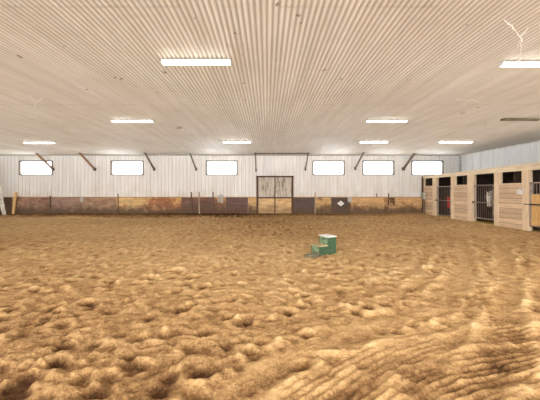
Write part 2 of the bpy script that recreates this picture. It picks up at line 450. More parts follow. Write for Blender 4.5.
# windows
for i, (a, b_) in enumerate(wins):
    x0, x1 = WX(a), WX(b_)
    w = thing('window_%d' % (i+1), 'high white window, ' + ['first from the left end', 'second from the left end', 'just left of the double door', 'just right of the double door', 'second from the stalls', 'nearest the stalls, over their corner'][i],
              'window', ((x0+x1)/2, YW, WZ0), kind='structure')
    hw = (x1-x0)/2; hh = WZ1-WZ0; t = .055
    bm = B()
    bx(bm, -hw-.02, hw+.02, -.05, .09, -.02, t*.8); bx(bm, -hw-.02, hw+.02, -.05, .09, hh-t, hh+.02)
    for s in (-1, 1):
        # deeper inner jamb
        xa, xb = sorted((s*(hw+.02), s*(hw-t)))
        bx(bm, xa, xb, -.05, .09, t*.8, hh-t)
    obj('window_frame', bm, M['winframe'], w)
    pm, n, l, pb = mat('bright_glass_pane')
    pb.inputs['Base Color'].default_value = (1, 1, 1, 1); pb.inputs['Roughness'].default_value = .2
    tr = n.new('ShaderNodeBsdfTransparent'); ms = n.new('ShaderNodeMixShader'); ms.inputs[0].default_value = .06
    l.new(tr.outputs[0], ms.inputs[1]); l.new(pb.outputs[0], ms.inputs[2]); l.new(ms.outputs[0], n['Material Output'].inputs['Surface'])
    bm = B(); bx(bm, -hw+t-.01, hw-t+.01, .06, .07, t*.8-.01, hh-t+.01); obj('pane', bm, pm, w)

# double door
dm, n, l, b = mat('weathered_white_boards')
v = coords(n, l, (9, 9, .9), world=True); f = noise(n, l, 1.3, 5, .75, v); f2 = noise(n, l, 3.2, 4, .7, coords(n, l, (3, 3, 1), world=True))
c = ramp(n, l, f, [(.38, (120, 96, 72)), (.47, (196, 184, 166)), (.7, (222, 214, 200))])
c = mix(n, l, mapr(n, l, f2, .56, .68, 0, .7), c, (150, 128, 100)); l.new(c, b.inputs['Base Color'])
kick = ply('orange_kick_plywood', (222, 186, 134), (190, 142, 96), .35, 3, .5)
d = thing('door_1', 'double barn door with weathered white top and orange plywood bottom', 'door', ((DX0+DX1)/2, YW, 0), kind='structure')
hw = (DX1-DX0)/2
bm = B(); fw = .085
bx(bm, -hw-.03, -hw+fw, -.13, .03, -.05, DZ, .006); bx(bm, hw-fw, hw+.03, -.13, .03, -.05, DZ, .006); bx(bm, -hw-.05, hw+.05, -.15, .03, DZ, DZ+.09, .006)
obj('door_frame', bm, M['brown_old'], d)
for s, lab in ((-1, 'left'), (1, 'right')):
    x0, x1 = sorted((s*(hw-fw), s*.03))
    bm = B(); nb = 6; w_ = (x1-x0)/nb
    for k in range(nb): bx(bm, x0+k*w_+.004, x0+(k+1)*w_-.004, -.05, 0, WZ(197.6), DZ-.01, .004)
    leaf = obj('door_leaf', bm, dm, d)
    bm = B(); bx(bm, x0+.005, x1-.005, -.075, -.02, .08 if s < 0 else -.02, WZ(198.2), .004); obj('kick_panel', bm, kick, leaf)
    bm = B(); bx(bm, x0, x1, -.085, -.02, WZ(198.4), WZ(197), .004); obj('cross_rail', bm, M['brown_old'], leaf)
bm = B(); bx(bm, -.03, .03, -.09, -.01, 0, DZ, 0); obj('centre_strip', bm, M['brown_old'], d)
bm = B(); bx(bm, -hw, hw, .03, .05, -.1, DZ+.05); obj('light_stop_board', bm, M['dark_in'], d)  # unseen board added behind the leaves to stop outside light leaking in
bm = B(); bx(bm, .05, .42, -.10, -.077, .0, .07, .004); obj('bottom_patch', bm, M['whitepaint'], d)
bm = B(); tube(bm, [(.09, -.085, 1.35), (.09, -.13, 1.37), (.09, -.13, 1.5), (.09, -.085, 1.52)], .012, 8); obj('door_handle', bm, M['tube_dk'], d)

# kickboard of plywood sheets
kb = thing('baseboard_back', 'kickboard of stained plywood sheets along the back wall', 'kickboard', (0, YW, 0), kind='structure')
sheets = [(XL*16+VX+1, 4, (112, 84, 68), (90, 66, 52), .2), (4, 13, (96, 70, 56), (80, 60, 48), .2), (13, 31, (176, 138, 114), (140, 98, 80), .35), (31, 50, (160, 126, 106), (120, 84, 70), .35),
          (50, 82, (164, 134, 116), (134, 104, 88), .3), (82, 117, (176, 142, 114), (150, 116, 92), .3), (117, 149, (224, 186, 130), (176, 116, 74), .25), (149, 182, (168, 112, 78), (214, 168, 104), .35),
          (182, 213, (116, 86, 72), (140, 100, 76), .2), (213, 226, (140, 100, 74), (200, 148, 92), .4), (226, 248, (112, 88, 80), (96, 74, 66), .2), (248, 257.2, (216, 176, 122), (150, 108, 70), .1),
          (292.6, 315, (98, 82, 76), (84, 68, 62), .2), (315, 331, (210, 170, 118), (120, 88, 64), .45), (331, 350, (92, 76, 66), (112, 84, 62), .2), (350, 384, (214, 172, 120), (162, 108, 66), .3),
          (384, 421.5, (214, 172, 122), (168, 114, 72), .3)]
for i, (a, b_, A, Bc, am) in enumerate(sheets):
    bm = B(); bx(bm, WX(a)+.006, WX(b_)-.006, -.07-.006*(i % 3), -.02, -.1, ZK-.02, .003)
    o = obj('plywood_sheet', bm, ply('stained_plywood', A, Bc, am, i+1), kb)

# ---------------------------------------------------------------- light fixtures
def fixture(px0, px1, py, label, lit=True, first=[None]):
    zb = ZC-.06; Y = F*(zb-CAMZ)/(VY-py); X = WX((px0+px1)/2, Y); L = (px1-px0)*Y/F
    r = thing('ceiling_light', label, 'ceiling light', (X, Y, ZC-.012), group='tube lights on the ceiling')
    h = L/2; ml = M['led'] if lit else M['off']
    bm = B(); bx(bm, -h, h, -.058, .058, -.036, -.003, .004)
    obj('housing', bm, M['housing'] if lit else M['off'], r)
    bm = B()
    # wraparound lens: rounded trough
    prof = [(-.05, -.03), (-.053, -.042), (-.042, -.06), (-.022, -.068), (.022, -.068), (.042, -.06), (.053, -.042), (.05, -.03)]
    A_ = [bm.verts.new((-h+.02, y, z)) for y, z in prof]; B_ = [bm.verts.new((h-.02, y, z)) for y, z in prof]
    k = len(prof)
    for i in range(k): bm.faces.new((A_[i], A_[(i+1) % k], B_[(i+1) % k], B_[i]))
    bm.faces.new(A_); bm.faces.new(B_[::-1])
    obj('diffuser', bm, ml, r)
    for s in (-1, 1):
        bm = B(); x0, x1 = sorted((s*(h+.004), s*(h-.02)))
        bx(bm, x0, x1, -.055, .055, -.071, -.028, .006)
        obj('end_cap', bm, M['housing'] if lit else M['off'], r)
    return r
fixture(162, 231, 63, 'lit white tube light, the large one left of centre nearest the camera')
fixture(500, 569, 65, 'lit white tube light cut off by the right edge of the photo')
fixture(112, 153.5, 121.5, 'lit white tube light over the second window from the left')
fixture(366, 406.5, 121.5, 'lit white tube light above the second window from the stalls, nearer the camera')
fixture(24.5, 55, 143, 'lit white tube light above the leftmost window')
fixture(223, 251, 142.3, 'lit white tube light nearest the double door')
fixture(359.5, 387.5, 142.3, 'farther lit white tube light above the second window from the stalls')
fixture(438.5, 472, 142.3, 'lit white tube light near the corner above the stalls')
fixture(502, 538, 120.2, 'unlit brownish tube light over the horse stalls', lit=False)

# lamps of the arena rows the photo does not reach (behind the photographer) plus an added uplight for fill
def area(x, y, z, sx, sy, p, col=(1, .97, .93), rot=(0, 0, 0)):
    ld = bpy.data.lights.new('unseen_lamp', 'AREA'); ld.shape = 'RECTANGLE'; ld.size = sx; ld.size_y = sy; ld.energy = p; ld.color = col
    o = bpy.data.objects.new('unseen_lamp', ld); C.objects.link(o); o.location = (x, y, z); o.rotation_euler = rot
    return o
for x in (-12, -4, 4, 10): area(x, -1.5, ZC-.1, 1.2, .3, 130)
area((XL+XR)/2, 7.2, 2.75, 27, 17, 250, (.96, .98, 1), (math.pi, 0, 0))   # added broad fill uplight without a real fixture, washing the ceiling

# ---------------------------------------------------------------- knee braces
braces = [((36.5, 153.3), (52.6, 169), .12, 'brace_tan', 'brown timber knee brace crossing the leftmost window'),
          ((80, 153.3), (94.5, 169), .12, 'brace_tan', 'brown timber knee brace between the first and second windows'),
          ((145, 152.8), (154, 169), .10, 'brace_grey', 'dark timber knee brace just right of the second window'),
          ((190, 153.3), (196, 169), .08, 'brace_grey', 'thin dark knee brace left of the third window'),
          ((255.4, 152.8), (256, 170), .07, 'brace_grey', 'upright thin dark brace above the left of the double door'),
          ((308.2, 152.8), (305.5, 169), .07, 'brace_grey', 'thin dark brace above the right of the double door'),
          ((363.5, 152.6), (355.3, 168.3), .09, 'brace_grey', 'grey knee brace left of the fifth window'),
          ((414.5, 153.5), (403.5, 168.7), .13, 'brace_grey', 'wide grey knee brace left of the window nearest the stalls')]
for (tx, ty), (bx_, by_), w, mk, lab in braces:
    Yt = F*(ZC-.012-CAMZ)/(VY-ty); pt = Vector((WX(tx, Yt), Yt, ZC-.015)); pb_ = Vector((WX(bx_, YW-.06), YW-.06, WZ(by_, YW-.06)))
    r = thing('knee_brace', lab, 'brace', pb_, group='timber braces between wall and ceiling')
    bm = B(); bar(bm, (0, 0, 0), pt-pb_, w, .06, up=(0, 1, 0), bev=.004); obj('brace_board', bm, M[mk], r)
    bm = B(); bx(bm, -w*.7, w*.7, -.02, .045, -.1, .09, .004)
    pl = obj('mounting_plate', bm, M['tube_dk'], r)
    for s in (-1, 1):
        bm = B(); tube(bm, [(0, -.02, s*.05-.005), (0, -.035, s*.05-.005)], .012, 8); obj('bolt', bm, M['tube_dk'], pl)
    bm = B(); q = pt-pb_; bx(bm, q.x-w*.65, q.x+w*.65, q.y-.08, q.y+.07, q.z-.012, q.z+.004, .002); obj('ceiling_plate', bm, M['tube_dk'], r)
# rail between braces above the door
r = thing('ceiling_rail', 'thin dark rail under the ceiling above the double door', 'rail', (0, 15.2, ZC-.05))
bm = B(); tube(bm, [(WX(254.5, 15.2), 0, 0), (WX(309, 15.2), 0, 0)], .022, 8); obj('rail', bm, M['tube_dk'], r)
for px in (262, 282, 302):
    bm = B(); bx(bm, WX(px, 15.2)-.015, WX(px, 15.2)+.015, -.01, .01, .01, .045); obj('hanger', bm, M['tube_dk'], r)
r = thing('ceiling_rail', 'thin pale rail under the ceiling between the second and third windows', 'rail', (0, 15.2, ZC-.045))
bm = B(); tube(bm, [(WX(146, 15.2), 0, 0), (WX(191, 15.2), 0, 0)], .018, 8); obj('rail', bm, M['trim_grey'], r)
for px in (152, 168, 186):
    bm = B(); bx(bm, WX(px, 15.2)-.015, WX(px, 15.2)+.015, -.01, .01, .01, .04); obj('hanger', bm, M['trim_grey'], r)

# ---------------------------------------------------------------- stalls
# header bottom / rising top, posts, panels, gates: one stall front row
HB = 2.27
def ztop(y): return 2.41 + (16.2-y)*(.13/7.0)
YN = 6.2
row = thing('stall_front', 'row of pale pine horse stall fronts along the right wall', 'stalls', (XS, 11, 0), kind='structure')
def L(bm_fn): pass
def sbox(bm, y0, y1, z0, z1, d0, d1, bev=.003):   # d measured into the stall (+x); local coords relative to row
    bx(bm, d0, d1, y0-11, y1-11, z0, z1, bev)
# header fascia as sloped prism
def header(name, zb, zt_off0, zt_off1, d0, d1, m):
    bm = B(); vs = []
    for y in (YN, YW-.03):
        za = zb if zb is not None else ztop(y)+zt_off0
        zt = ztop(y)+zt_off1
        vs.append([bm.verts.new((d, y-11, z)) for d, z in ((d0, za), (d1, za), (d1, zt), (d0, zt))])
    for k in range(4): bm.faces.new((vs[0][k], vs[0][(k+1) % 4], vs[1][(k+1) % 4], vs[1][k]))
    bm.faces.new(vs[0][::-1]); bm.faces.new(vs[1])
    return obj(name, bm, m, row)
header('header_beam', HB, 0, -.05, -.02, .12, M['fascia'])
header('header_cap', None, -.05, 0, -.045, .16, M['fascia'])
posts = [(433.0, 436.7), (451.3, 454.2), (468, 474), (494.7, 499), (523, 529.6), (569.5, 579)]
PY = [(SY(b_), SY(a)) for a, b_ in posts]     # (near y, far y)
PY = [((a+b_)/2-.085, (a+b_)/2+.085) for a, b_ in PY]
# precise: keep near edges where the photo shows them
PY = []
for a, b_ in posts:
    far, near = SY(a), SY(b_); PY.append((near, far))
for near, far in PY:
    bm = B(); sbox(bm, near, far, -.05, HB, -.035, .12, .006); obj('post', bm, M['pine'], row)
bm = B(); sbox(bm, YW-.10, YW-.03, -.05, HB, -.02, .12); obj('corner_post', bm, M['brown_old'], row)
pan = [(YW-.10, PY[0][1]), (PY[1][0], PY[2][1]), (PY[3][0], PY[4][1]), (PY[5][0], YN)]
for far, near in pan:
    bm = B(); sbox(bm, near, far, -.05, 1.77, 0, .04); obj('board_panel', bm, M['planks'], row)
    bm = B(); sbox(bm, near, far, 1.77, 1.81, -.015, .1); obj('ledge', bm, M['pine'], row)
    for ya in (near, far-.06):
        bm = B(); sbox(bm, ya, ya+.06, 1.81, HB, 0, .1); obj('opening_jamb', bm, M['pine'], row)
# interior partitions and back boards
for y, h in ((YW-.12, 2.35), (SY(461), 2.3), (SY(511), 2.3), (YN+.03, 2.3)):
    bm = B(); sbox(bm, y-.03, y+.03, .0, h, .13, XR-XS-.06, 0); obj('partition', bm, M['dark_in'], row)
bm = B(); sbox(bm, YN, YW-.16, .0, 2.35, XR-XS-.07, XR-XS-.03, 0); obj('back_boarding', bm, M['dark_in'], row)
bm = B(); sbox(bm, YN, YW-.03, 2.36, 2.40, .0, XR-XS-.03, 0); obj('loft_floor', bm, M['dark_in'], row)
# white notice on post 5
def gate_tube(name, label, ynear, yfar, ztp, zmid, zb, nb, x=XS-.005, latch=True):
    r = thing(name, label, 'gate', (x, (ynear+yfar)/2, zb), group='metal bar gates of the stalls')
    h = (yfar-ynear)/2; H_ = ztp-zb
    bm = B(); q = .024
    tube(bm, [(0, -h, 0), (0, -h, H_)], q, 8); tube(bm, [(0, h, 0), (0, h, H_)], q, 8)
    tube(bm, [(0, -h-.02, 0), (0, h+.02, 0)], q, 8); tube(bm, [(0, -h-.02, H_), (0, h+.02, H_)], q, 8)
    obj('gate_frame', bm, M['tube'], r)
    for i in range(nb):
        y = -h+2*h*(i+1)/(nb+1)
        bm = B(); tube(bm, [(0, y, .0), (0, y, H_)], .0075, 6); obj('bar', bm, M['tube'], r)
    bm = B(); bx(bm, -.02, .02, -h, h+.09, zmid-zb-.02, zmid-zb+.02, .004)
    mr = obj('middle_rail', bm, M['tube'], r)
    bm = B(); bx(bm, -.035, .02, h+.02, h+.12, zmid-zb-.05, zmid-zb+.05, .008); obj('latch', bm, M['tube_dk'], mr)
    for z in (.12, H_-.12):
        bm = B(); tube(bm, [(0, -h, z), (-.03, -h-.06, z)], .014, 8); tube(bm, [(-.03, -h-.06, z-.06), (-.03, -h-.06, z+.06)], .02, 8)
        obj('hinge', bm, M['tube_dk'], r)
    return r
gate_tube('stall_gate', 'metal bar gate of the farthest stall, with a red cloth behind it', PY[1][1]+.05, PY[0][0]-.05, 1.745, .98, .17, 8)
gate_tube('stall_gate', 'metal bar gate with a pale horse head behind it', PY[3][1]+.07, PY[2][0]-.05, 1.76, .98, .26, 8)
# third gate: bars over pine planks
y0, y1 = PY[5][1]+.04, PY[4][0]-.05; zb = .22
r = thing('stall_gate', 'pine plank stall gate with short bars on top at the right edge', 'gate', (XS-.01, (y0+y1)/2, zb)); h = (y1-y0)/2
bm = B(); q = .024; H_ = 1.80-zb
for s in (-1, 1): tube(bm, [(0, s*h, 0), (0, s*h, H_)], q, 8)
for z in (0, H_): tube(bm, [(0, -h-.02, z), (0, h+.02, z)], q, 8)
obj('gate_frame', bm, M['tube'], r)
for i in range(10):
    y = -h+2*h*(i+1)/11; bm = B(); tube(bm, [(0, y, 1.15), (0, y, H_)], .012, 6); obj('bar', bm, M['tube'], r)
npk = 9
for i in range(npk):
    w_ = 2*(h-.03)/npk; a = -h+.03+i*w_
    bm = B(); bx(bm, -.01, .02, a+.007, a+w_-.007, .2, 1.17, .004); obj('plank', bm, M['pinegate'], r)
bm = B(); bx(bm, -.03, .0, -h+.03, h-.03, .03, .24, .005); obj('bottom_board', bm, M['pinegate'], r)
bm = B(); bx(bm, -.035, -.012, -h, h, .76, .81, .003); bx(bm, -.05, -.02, h-.02, h+.22, .77, .80, .003); obj('latch_bar', bm, M['tube_dk'], r)

# notice on the post next to that gate
bm = B(); yc = SY(521.8)
vs = [(-.15, -.09), (.05, -.11), (.15, -.06), (.16, .02), (.06, .05), (.03, .11), (-.04, .10), (-.14, .06)]
a_ = [bm.verts.new((-.012, -u, w)) for u, w in vs]; b2 = [bm.verts.new((0, -u, w)) for u, w in vs]
bm.faces.new(a_); bm.faces.new(b2[::-1])
for i in range(len(vs)): bm.faces.new((a_[i], b2[i], b2[(i+1) % len(vs)], a_[(i+1) % len(vs)]))
tag(obj('paper_notice', bm, M['paper'], loc=(XS-.045, yc, WZ(191.6, yc)), ), 'torn white paper notice tacked to the pine stall front', 'notice')

# straw in the doorways
def straw(y0, y1, x0, x1, label, seed):
    rng = random.Random(seed); bm = B()
    nx, ny = 18, 26; g = [[None]*(ny+1) for _ in range(nx+1)]
    for i in range(nx+1):
        for j in range(ny+1):
            u, v_ = i/nx, j/ny; e = min(u, 1-u, v_, 1-v_)*5; e = min(1, e)
            x = x0+(x1-x0)*u + rng.uniform(-.02, .02); y = y0+(y1-y0)*v_ + rng.uniform(-.02, .02)
            gz = max(ground(x, y), ground(x-.04, y), ground(x+.04, y), ground(x, y+.04), ground(x, y-.04))
            g[i][j] = bm.verts.new((x, y, gz-.02+e*(.03+rng.uniform(0, .035))))
    for i in range(nx):
        for j in range(ny): bm.faces.new((g[i][j], g[i+1][j], g[i+1][j+1], g[i][j+1]))
    for _ in range(220):
        x = rng.uniform(x0+.05, x1-.05); y = rng.uniform(y0+.05, y1-.05); a = rng.uniform(0, math.pi); z = ground(x, y)+.045+rng.uniform(0, .02); L_ = rng.uniform(.05, .11)
        bar(bm, (x, y, z), (x+math.cos(a)*L_, y+math.sin(a)*L_, z+rng.uniform(-.01, .02)), .006, .003)
    return tag(obj('straw_bedding', bm, M['straw']), label, 'straw', kind='stuff')
straw(PY[3][1]-.1, PY[2][0]+.05, XS-.45, XS+.5, 'golden straw spilling from the doorway of the stall with the horse', 1)
straw(PY[1][1]-.05, PY[0][0]+.05, XS-.2, XS+.4, 'golden straw in the doorway of the farthest stall', 2)

# red cloth hanging behind gate 1
Yr = F*(XS+.095)/(448.4-VX); bm = B(); n_ = 12; rows_ = 14; g = []
for j in range(rows_+1):
    z = 1.18-.60*j/rows_; g.append([bm.verts.new((XS+.095+.02*math.sin(k*1.7+j*.2), Yr-.15+.30*k/n_*(1-.25*j/rows_), z-.02*math.sin(k*.8)*(j/rows_))) for k in range(n_+1)])
for j in range(rows_):
    for k in range(n_): bm.faces.new((g[j][k], g[j][k+1], g[j+1][k+1], g[j+1][k]))
bl = thing('horse_blanket', 'red cloth hanging inside the farthest stall gate', 'cloth', (0, 0, 0))
o = obj('cloth', bm, M['red'], bl, smooth=True)
so = o.modifiers.new('s', 'SOLIDIFY'); so.thickness = .012
bm = B(); tube(bm, [(XS+.095, Yr-.22, 1.185), (XS+.095, Yr+.12, 1.185)], .012, 8); obj('hanging_rod', bm, M['tube_dk'], bl)

# electrical box on the corner
eb = thing('electrical_box', 'grey electrical box with conduits at the corner of stalls and back wall', 'electrical box', (XS-.035, 15.98, WZ(199, 15.98)))
bm = B(); bx(bm, -.13, 0, -.15, .15, 0, .40, .012); obj('box_body', bm, M['boxgrey'], eb)
bm = B(); bx(bm, -.145, -.131, -.13, .13, .03, .37, .006); cv = obj('cover', bm, M['grey_plate'], eb)
bm = B(); tube(bm, [(-.15, -.09, .2), (-.165, -.09, .2)], .02, 10); obj('knob', bm, M['tube_dk'], cv)
zb = WZ(199, 15.98)
for y in (-.09, .08):
    bm = B(); tube(bm, [(-.06, y, -zb+.05), (-.06, y, 0)], .02, 8); obj('conduit', bm, M['tube_dk'], eb)
bm = B(); tube(bm, [(-.06, .08, .40), (-.06, .08, .50)], .022, 8); obj('conduit', bm, M['tube_dk'], eb)
bm = B(); bx(bm, -.10, -.03, .14, .22, .13, .26, .006); obj('side_switch', bm, M['tube_dk'], eb)

# ---------------------------------------------------------------- horse
def horse():
    hx, hy = 10.02, 11.80
    g = .05
    r = thing('horse', 'pale-faced horse looking out through the bars of the middle stall gate', 'horse', (hx+1.1, hy+.25, g))
    ox, oy, oz = hx+1.1, hy+.25, g
    def P(x, y, z): return (x-ox, y-oy, z-oz)
    bm = B()
    by = hy+.28
    # trunk: rump -> chest (faces -x)
    for_ = [(11.93, .10, .12, 1.10), (11.86, .19, .24, 1.08), (11.68, .27, .31, 1.08), (11.42, .29, .31, 1.03), (11.12, .29, .33, .99), (10.84, .26, .33, 1.02), (10.66, .20, .29, 1.06), (10.55, .11, .17, 1.08)]
    loft(bm, [(P(x, by, z), (0, w, 0), (0, 0, h)) for x, w, h, z in for_], 20)
    # neck
    nk = [((10.80, by, 1.14), .16, .26), ((10.62, by-.05, 1.24), .13, .22), ((10.44, by-.12, 1.33), .105, .18), ((10.28, by-.19, 1.38), .09, .15), ((10.18, by-.23, 1.37), .08, .12)]
    loft(bm, [(P(*c), (.3*w, .95*w, 0), (-.35*h, 0, .93*h)) for c, w, h in nk], 18)
    # head hanging, turned to the camera
    f = Vector((-.62, -.78, 0)).normalized(); s = Vector((f.y, -f.x, 0))
    poll = Vector((10.07, hy-.02, 1.36)); muz = poll + f*.20 + Vector((0, 0, -.50))
    ax = (muz-poll); L_ = ax.length; ax.normalize(); up = s.cross(ax).normalized()
    if up.dot(f) < 0: up = -up
    hd = [(-.04, .05, .05), (.0, .078, .085), (.07, .098, .12), (.14, .104, .135), (.22, .092, .122), (.30, .070, .092), (.39, .058, .070), (.46, .066, .07), (.51, .072, .066), (.54, .06, .05), (.555, .035, .03)]
    loft(bm, [(Vector(P(*(poll+ax*t*1.1-up*.02))), s*w*1.22, up*h*1.15) for t, w, h in hd], 18)
    # ears
    for k in (-1, 1):
        b0 = poll + s*(.07*k) + ax*.01 + up*.01; tp = b0 - ax*.17 + s*(.035*k) + up*.05
        loft(bm, [(Vector(P(*b0)), s*.03, up*.02), (Vector(P(*(b0.lerp(tp, .5)))), s*.032, up*.018), (Vector(P(*tp)), s*.006, up*.006)], 10)
    # legs
    def leg(pts):
        loft(bm, [(P(x, y, z), (a, 0, 0), (0, b_, 0)) for x, y, z, a, b_ in pts], 12)
    for k in (-1, 1):
        y = by+k*.14
        leg([(10.72, y, 1.0, .13, .09), (10.70, y, .78, .085, .065), (10.69, y, .60, .055, .05), (10.68, y, .47, .05, .045), (10.68, y, .40, .036, .034), (10.68, y, .22, .03, .03), (10.67, y, .16, .038, .036), (10.65, y, .10, .036, .036), (10.64, y, .07, .055, .05), (10.635, y, .0+g-.0, .065, .06)])
        leg([(11.72, y, 1.02, .18, .11), (11.68, y, .82, .14, .09), (11.74, y, .65, .075, .06), (11.83, y, .50, .055, .045), (11.82, y, .40, .04, .036), (11.79, y, .22, .033, .031), (11.77, y, .16, .04, .037), (11.75, y, .10, .037, .036), (11.73, y, .07, .056, .05), (11.725, y, g, .065, .06)])
    hm, n, l, b = mat('pale_faced_dark_coat')
    geo = n.new('ShaderNodeTexCoord'); sp = n.new('ShaderNodeSeparateXYZ'); l.new(geo.outputs['Object'], sp.inputs[0])
    nz = noise(n, l, 9, 4, .6, coords(n, l))
    t = mth(n, l, 'ADD', sp.outputs['X'], mth(n, l, 'MULTIPLY', mth(n, l, 'SUBTRACT', nz, .5), .08))
    coat = ramp(n, l, nz, [(.3, (58, 50, 46)), (.6, (92, 80, 72)), (.8, (126, 114, 104))])
    c = mix(n, l, mapr(n, l, t, -.90, -.78, 1, 0), coat, (252, 248, 242))
    mzl = mapr(n, l, sp.outputs['Z'], .74, .84, .55, 0)
    mzl = mth(n, l, 'MULTIPLY', mzl, mapr(n, l, sp.outputs['X'], -.9, -.8, 1, 0))
    c = mix(n, l, mzl, c, (120, 110, 112)); l.new(c, b.inputs['Base Color']); b.inputs['Roughness'].default_value = .7
    o = obj('body', bm, hm, r)
    rm = o.modifiers.new('r', 'REMESH'); rm.mode = 'VOXEL'; rm.voxel_size = .016; rm.use_smooth_shade = True
    sm = o.modifiers.new('sm', 'SMOOTH'); sm.iterations = 5; sm.factor = .6
    dk = plain('dark_eye', (22, 16, 14), .2, 0, .02); mn = plain('dark_mane_hair', (58, 48, 42), .8, 0, .2)
    for k in (-1, 1):
        e = poll + ax*.19 + s*(.108*k) + up*.06
        bm = B(); bmesh.ops.create_uvsphere(bm, u_segments=12, v_segments=8, radius=.024, matrix=Matrix.Translation(Vector(P(*e)))); obj('eye', bm, dk, r, True)
        e = muz + s*(.04*k) + up*.05 + ax*.0
        bm = B(); bmesh.ops.create_uvsphere(bm, u_segments=10, v_segments=6, radius=.014, matrix=Matrix.Translation(Vector(P(*e)))); obj('nostril', bm, dk, r, True)
    bm = B(); rng = random.Random(3)
    for i in range(46):
        t = i/45; p = Vector((10.16, by-.23, 1.47)).lerp(Vector((10.78, by-.02, 1.42)), t); p.z += .06*math.sin(t*math.pi)
        q = p + Vector((rng.uniform(-.02, .02), -.12, -.08)); q2 = q+Vector((rng.uniform(-.03, .03), -.03, -.17))
        tube(bm, [P(*p), P(*q), P(*q2)], [.018, .014, .004], 5)
    obj('mane', bm, mn, r, True)
    bm = B()
    for i in range(10):
        u = (i-4.5)/4.5; p = poll+s*(.03*u)-ax*.04; q = p+ax*.08+up*.125+s*(.02*u); q2 = q+ax*(.09+.03*rng.random())-up*.002+s*(.015*u)
        tube(bm, [P(*p), P(*q), P(*q2)], [.012, .01, .003], 5)
    obj('forelock', bm, plain('pale_forelock_hair', (206, 196, 184), .8), r, True)
    bm = B()
    for i in range(14):
        a = i*2.4; rr = .02
        p = Vector((11.95, by, 1.26)); q = p+Vector((.045, rr*math.cos(a), -.12+rr*math.sin(a))); q2 = Vector((11.97+.015*math.cos(a), by+.05*math.sin(a), .45+rng.uniform(0, .12)))
        tube(bm, [P(*p), P(*q), P(*q2)], [.014, .016, .005], 5)
    obj('tail', bm, mn, r, True)
horse()

# ---------------------------------------------------------------- mounting block
def block():
    nx_, ny_ = 1.229, 6.05; a = math.radians(26)
    gz = .02
    r = thing('mounting_block', 'green two-step mounting block with a white top on the sand', 'mounting block', (nx_, ny_, gz), a)
    D = .49; W = .33; h1, h2 = .175, .375; ds = .24    # along local x: steps rise; width along local y
    t = .02
    poly = [(0, -.05), (D, -.05), (D, h2), (ds, h2), (ds, h1), (0, h1)]
    for y in (0, W-t):
        bm = B(); prism(bm, poly, y, y+t); obj('side_panel', bm, M['green_d'], r)
    for x, z0, z1 in ((.002, -.05, h1-.002), (ds+.0, h1, h2-.002)):
        bm = B(); bx(bm, x, x+t, t, W-t, z0, z1, .002)
        if z0 > 0: bx(bm, x-.004, x+.001, .10, .24, h2-.09, h2-.06, 0)
        obj('riser', bm, M['green_l'], r)
    bm = B(); bx(bm, D-t, D, t, W-t, -.05, h2-.002, .002); obj('back_panel', bm, M['green_d'], r)
    bm = B(); bx(bm, -.015, ds, -.01, W+.01, h1, h1+.022, .004); obj('tread', bm, M['tread'], r)
    bm = B(); bx(bm, ds-.02, D+.012, -.014, W+.014, h2, h2+.024, .006); tag(obj('tread', bm, M['whitetop'], r), 'white top tread')
    bm = B(); bx(bm, ds-.006, ds-.002, .10, .23, h2-.07, h2-.045, 0); obj('hand_slot', bm, M['ink'], r)
block()
# tangled wire / rope in front of it
bm = B(); rng = random.Random(11)
Yc = 390/(256.6-VY); Xc = (312-VX)/F*Yc
for k in range(5):
    pts = []
    for i in range(22):
        t = i/22*2*math.pi
        x = Xc + (.11+.02*rng.random())*math.cos(t)+.03*k-.06; y = Yc-.02+(.07+.012*k)*math.sin(t); pts.append((x, y, max(ground(x, y), .0)+.02+.012*k+.012*math.sin(3*t+k)))
    tube(bm, pts, .009, 6, closed=True)
tube(bm, [(Xc-.2, Yc-.03, ground(Xc-.2, Yc-.03)+.02), (Xc, Yc-.1, ground(Xc, Yc-.1)+.03), (Xc+.22, Yc-.02, ground(Xc+.22, Yc-.02)+.03)], .009, 6)
tag(obj('rope_coil', bm, M['wire'], smooth=True), 'loose grey-green rope coil lying in front of the green mounting block', 'rope')

# ---------------------------------------------------------------- things along the back wall
def pole(name, x0, y0, x1, y1, w, mk, label, cat='stake', Y=YW-.14, d=.04, g=None):
    a = Vector((WX(x1, Y), Y, WZ(y1, Y))); b_ = Vector((WX(x0, Y+.0), Y, WZ(y0, Y)))
    bm = B(); bar(bm, (0, 0, 0), b_-a, w, d, up=(0, 1, 0), bev=.003)
    return tag(obj(name, bm, M[mk], loc=a), label, cat, g)
pole('wooden_plank', 15.8, 192.2, 13.0, 216.5, .17, 'pinegate', 'tan plank leaning on the kickboard at the far left', 'plank', YW-.22, .04)
G = 'upright stakes along the kickboard'
pole('wooden_stake', 50.2, 196, 50, 208.5, .07, 'stick', 'dark stake standing against the kickboard under the leftmost window', g=G)
pole('wooden_stake', 191.3, 192, 191.8, 215.5, .07, 'stick', 'dark stake left of the pale stake, below the third window', g=G)
pole('wooden_stake', 199, 192, 199.3, 215.5, .07, 'stick_pale', 'pale stake standing against the dark kickboard left of the door', g=G)
pole('wooden_stake', 213, 191.8, 213.2, 215, .06, 'stick', 'dark stake just left of the pale grey plates', g=G)
pole('wooden_stake', 315.3, 192, 315, 215.5, .06, 'stick_pale', 'pale stake against the kickboard right of the double door', g=G)
pole('wooden_stake', 376.5, 193.5, 376.5, 197.5, .045, 'stick', 'short dark peg above the kickboard below the fifth window', g=G, Y=YW-.037)
pole('wooden_stake', 118, 193.5, 118, 215, .04, 'stick', 'thin stake at the left edge of the yellow plywood sheet', g=G)
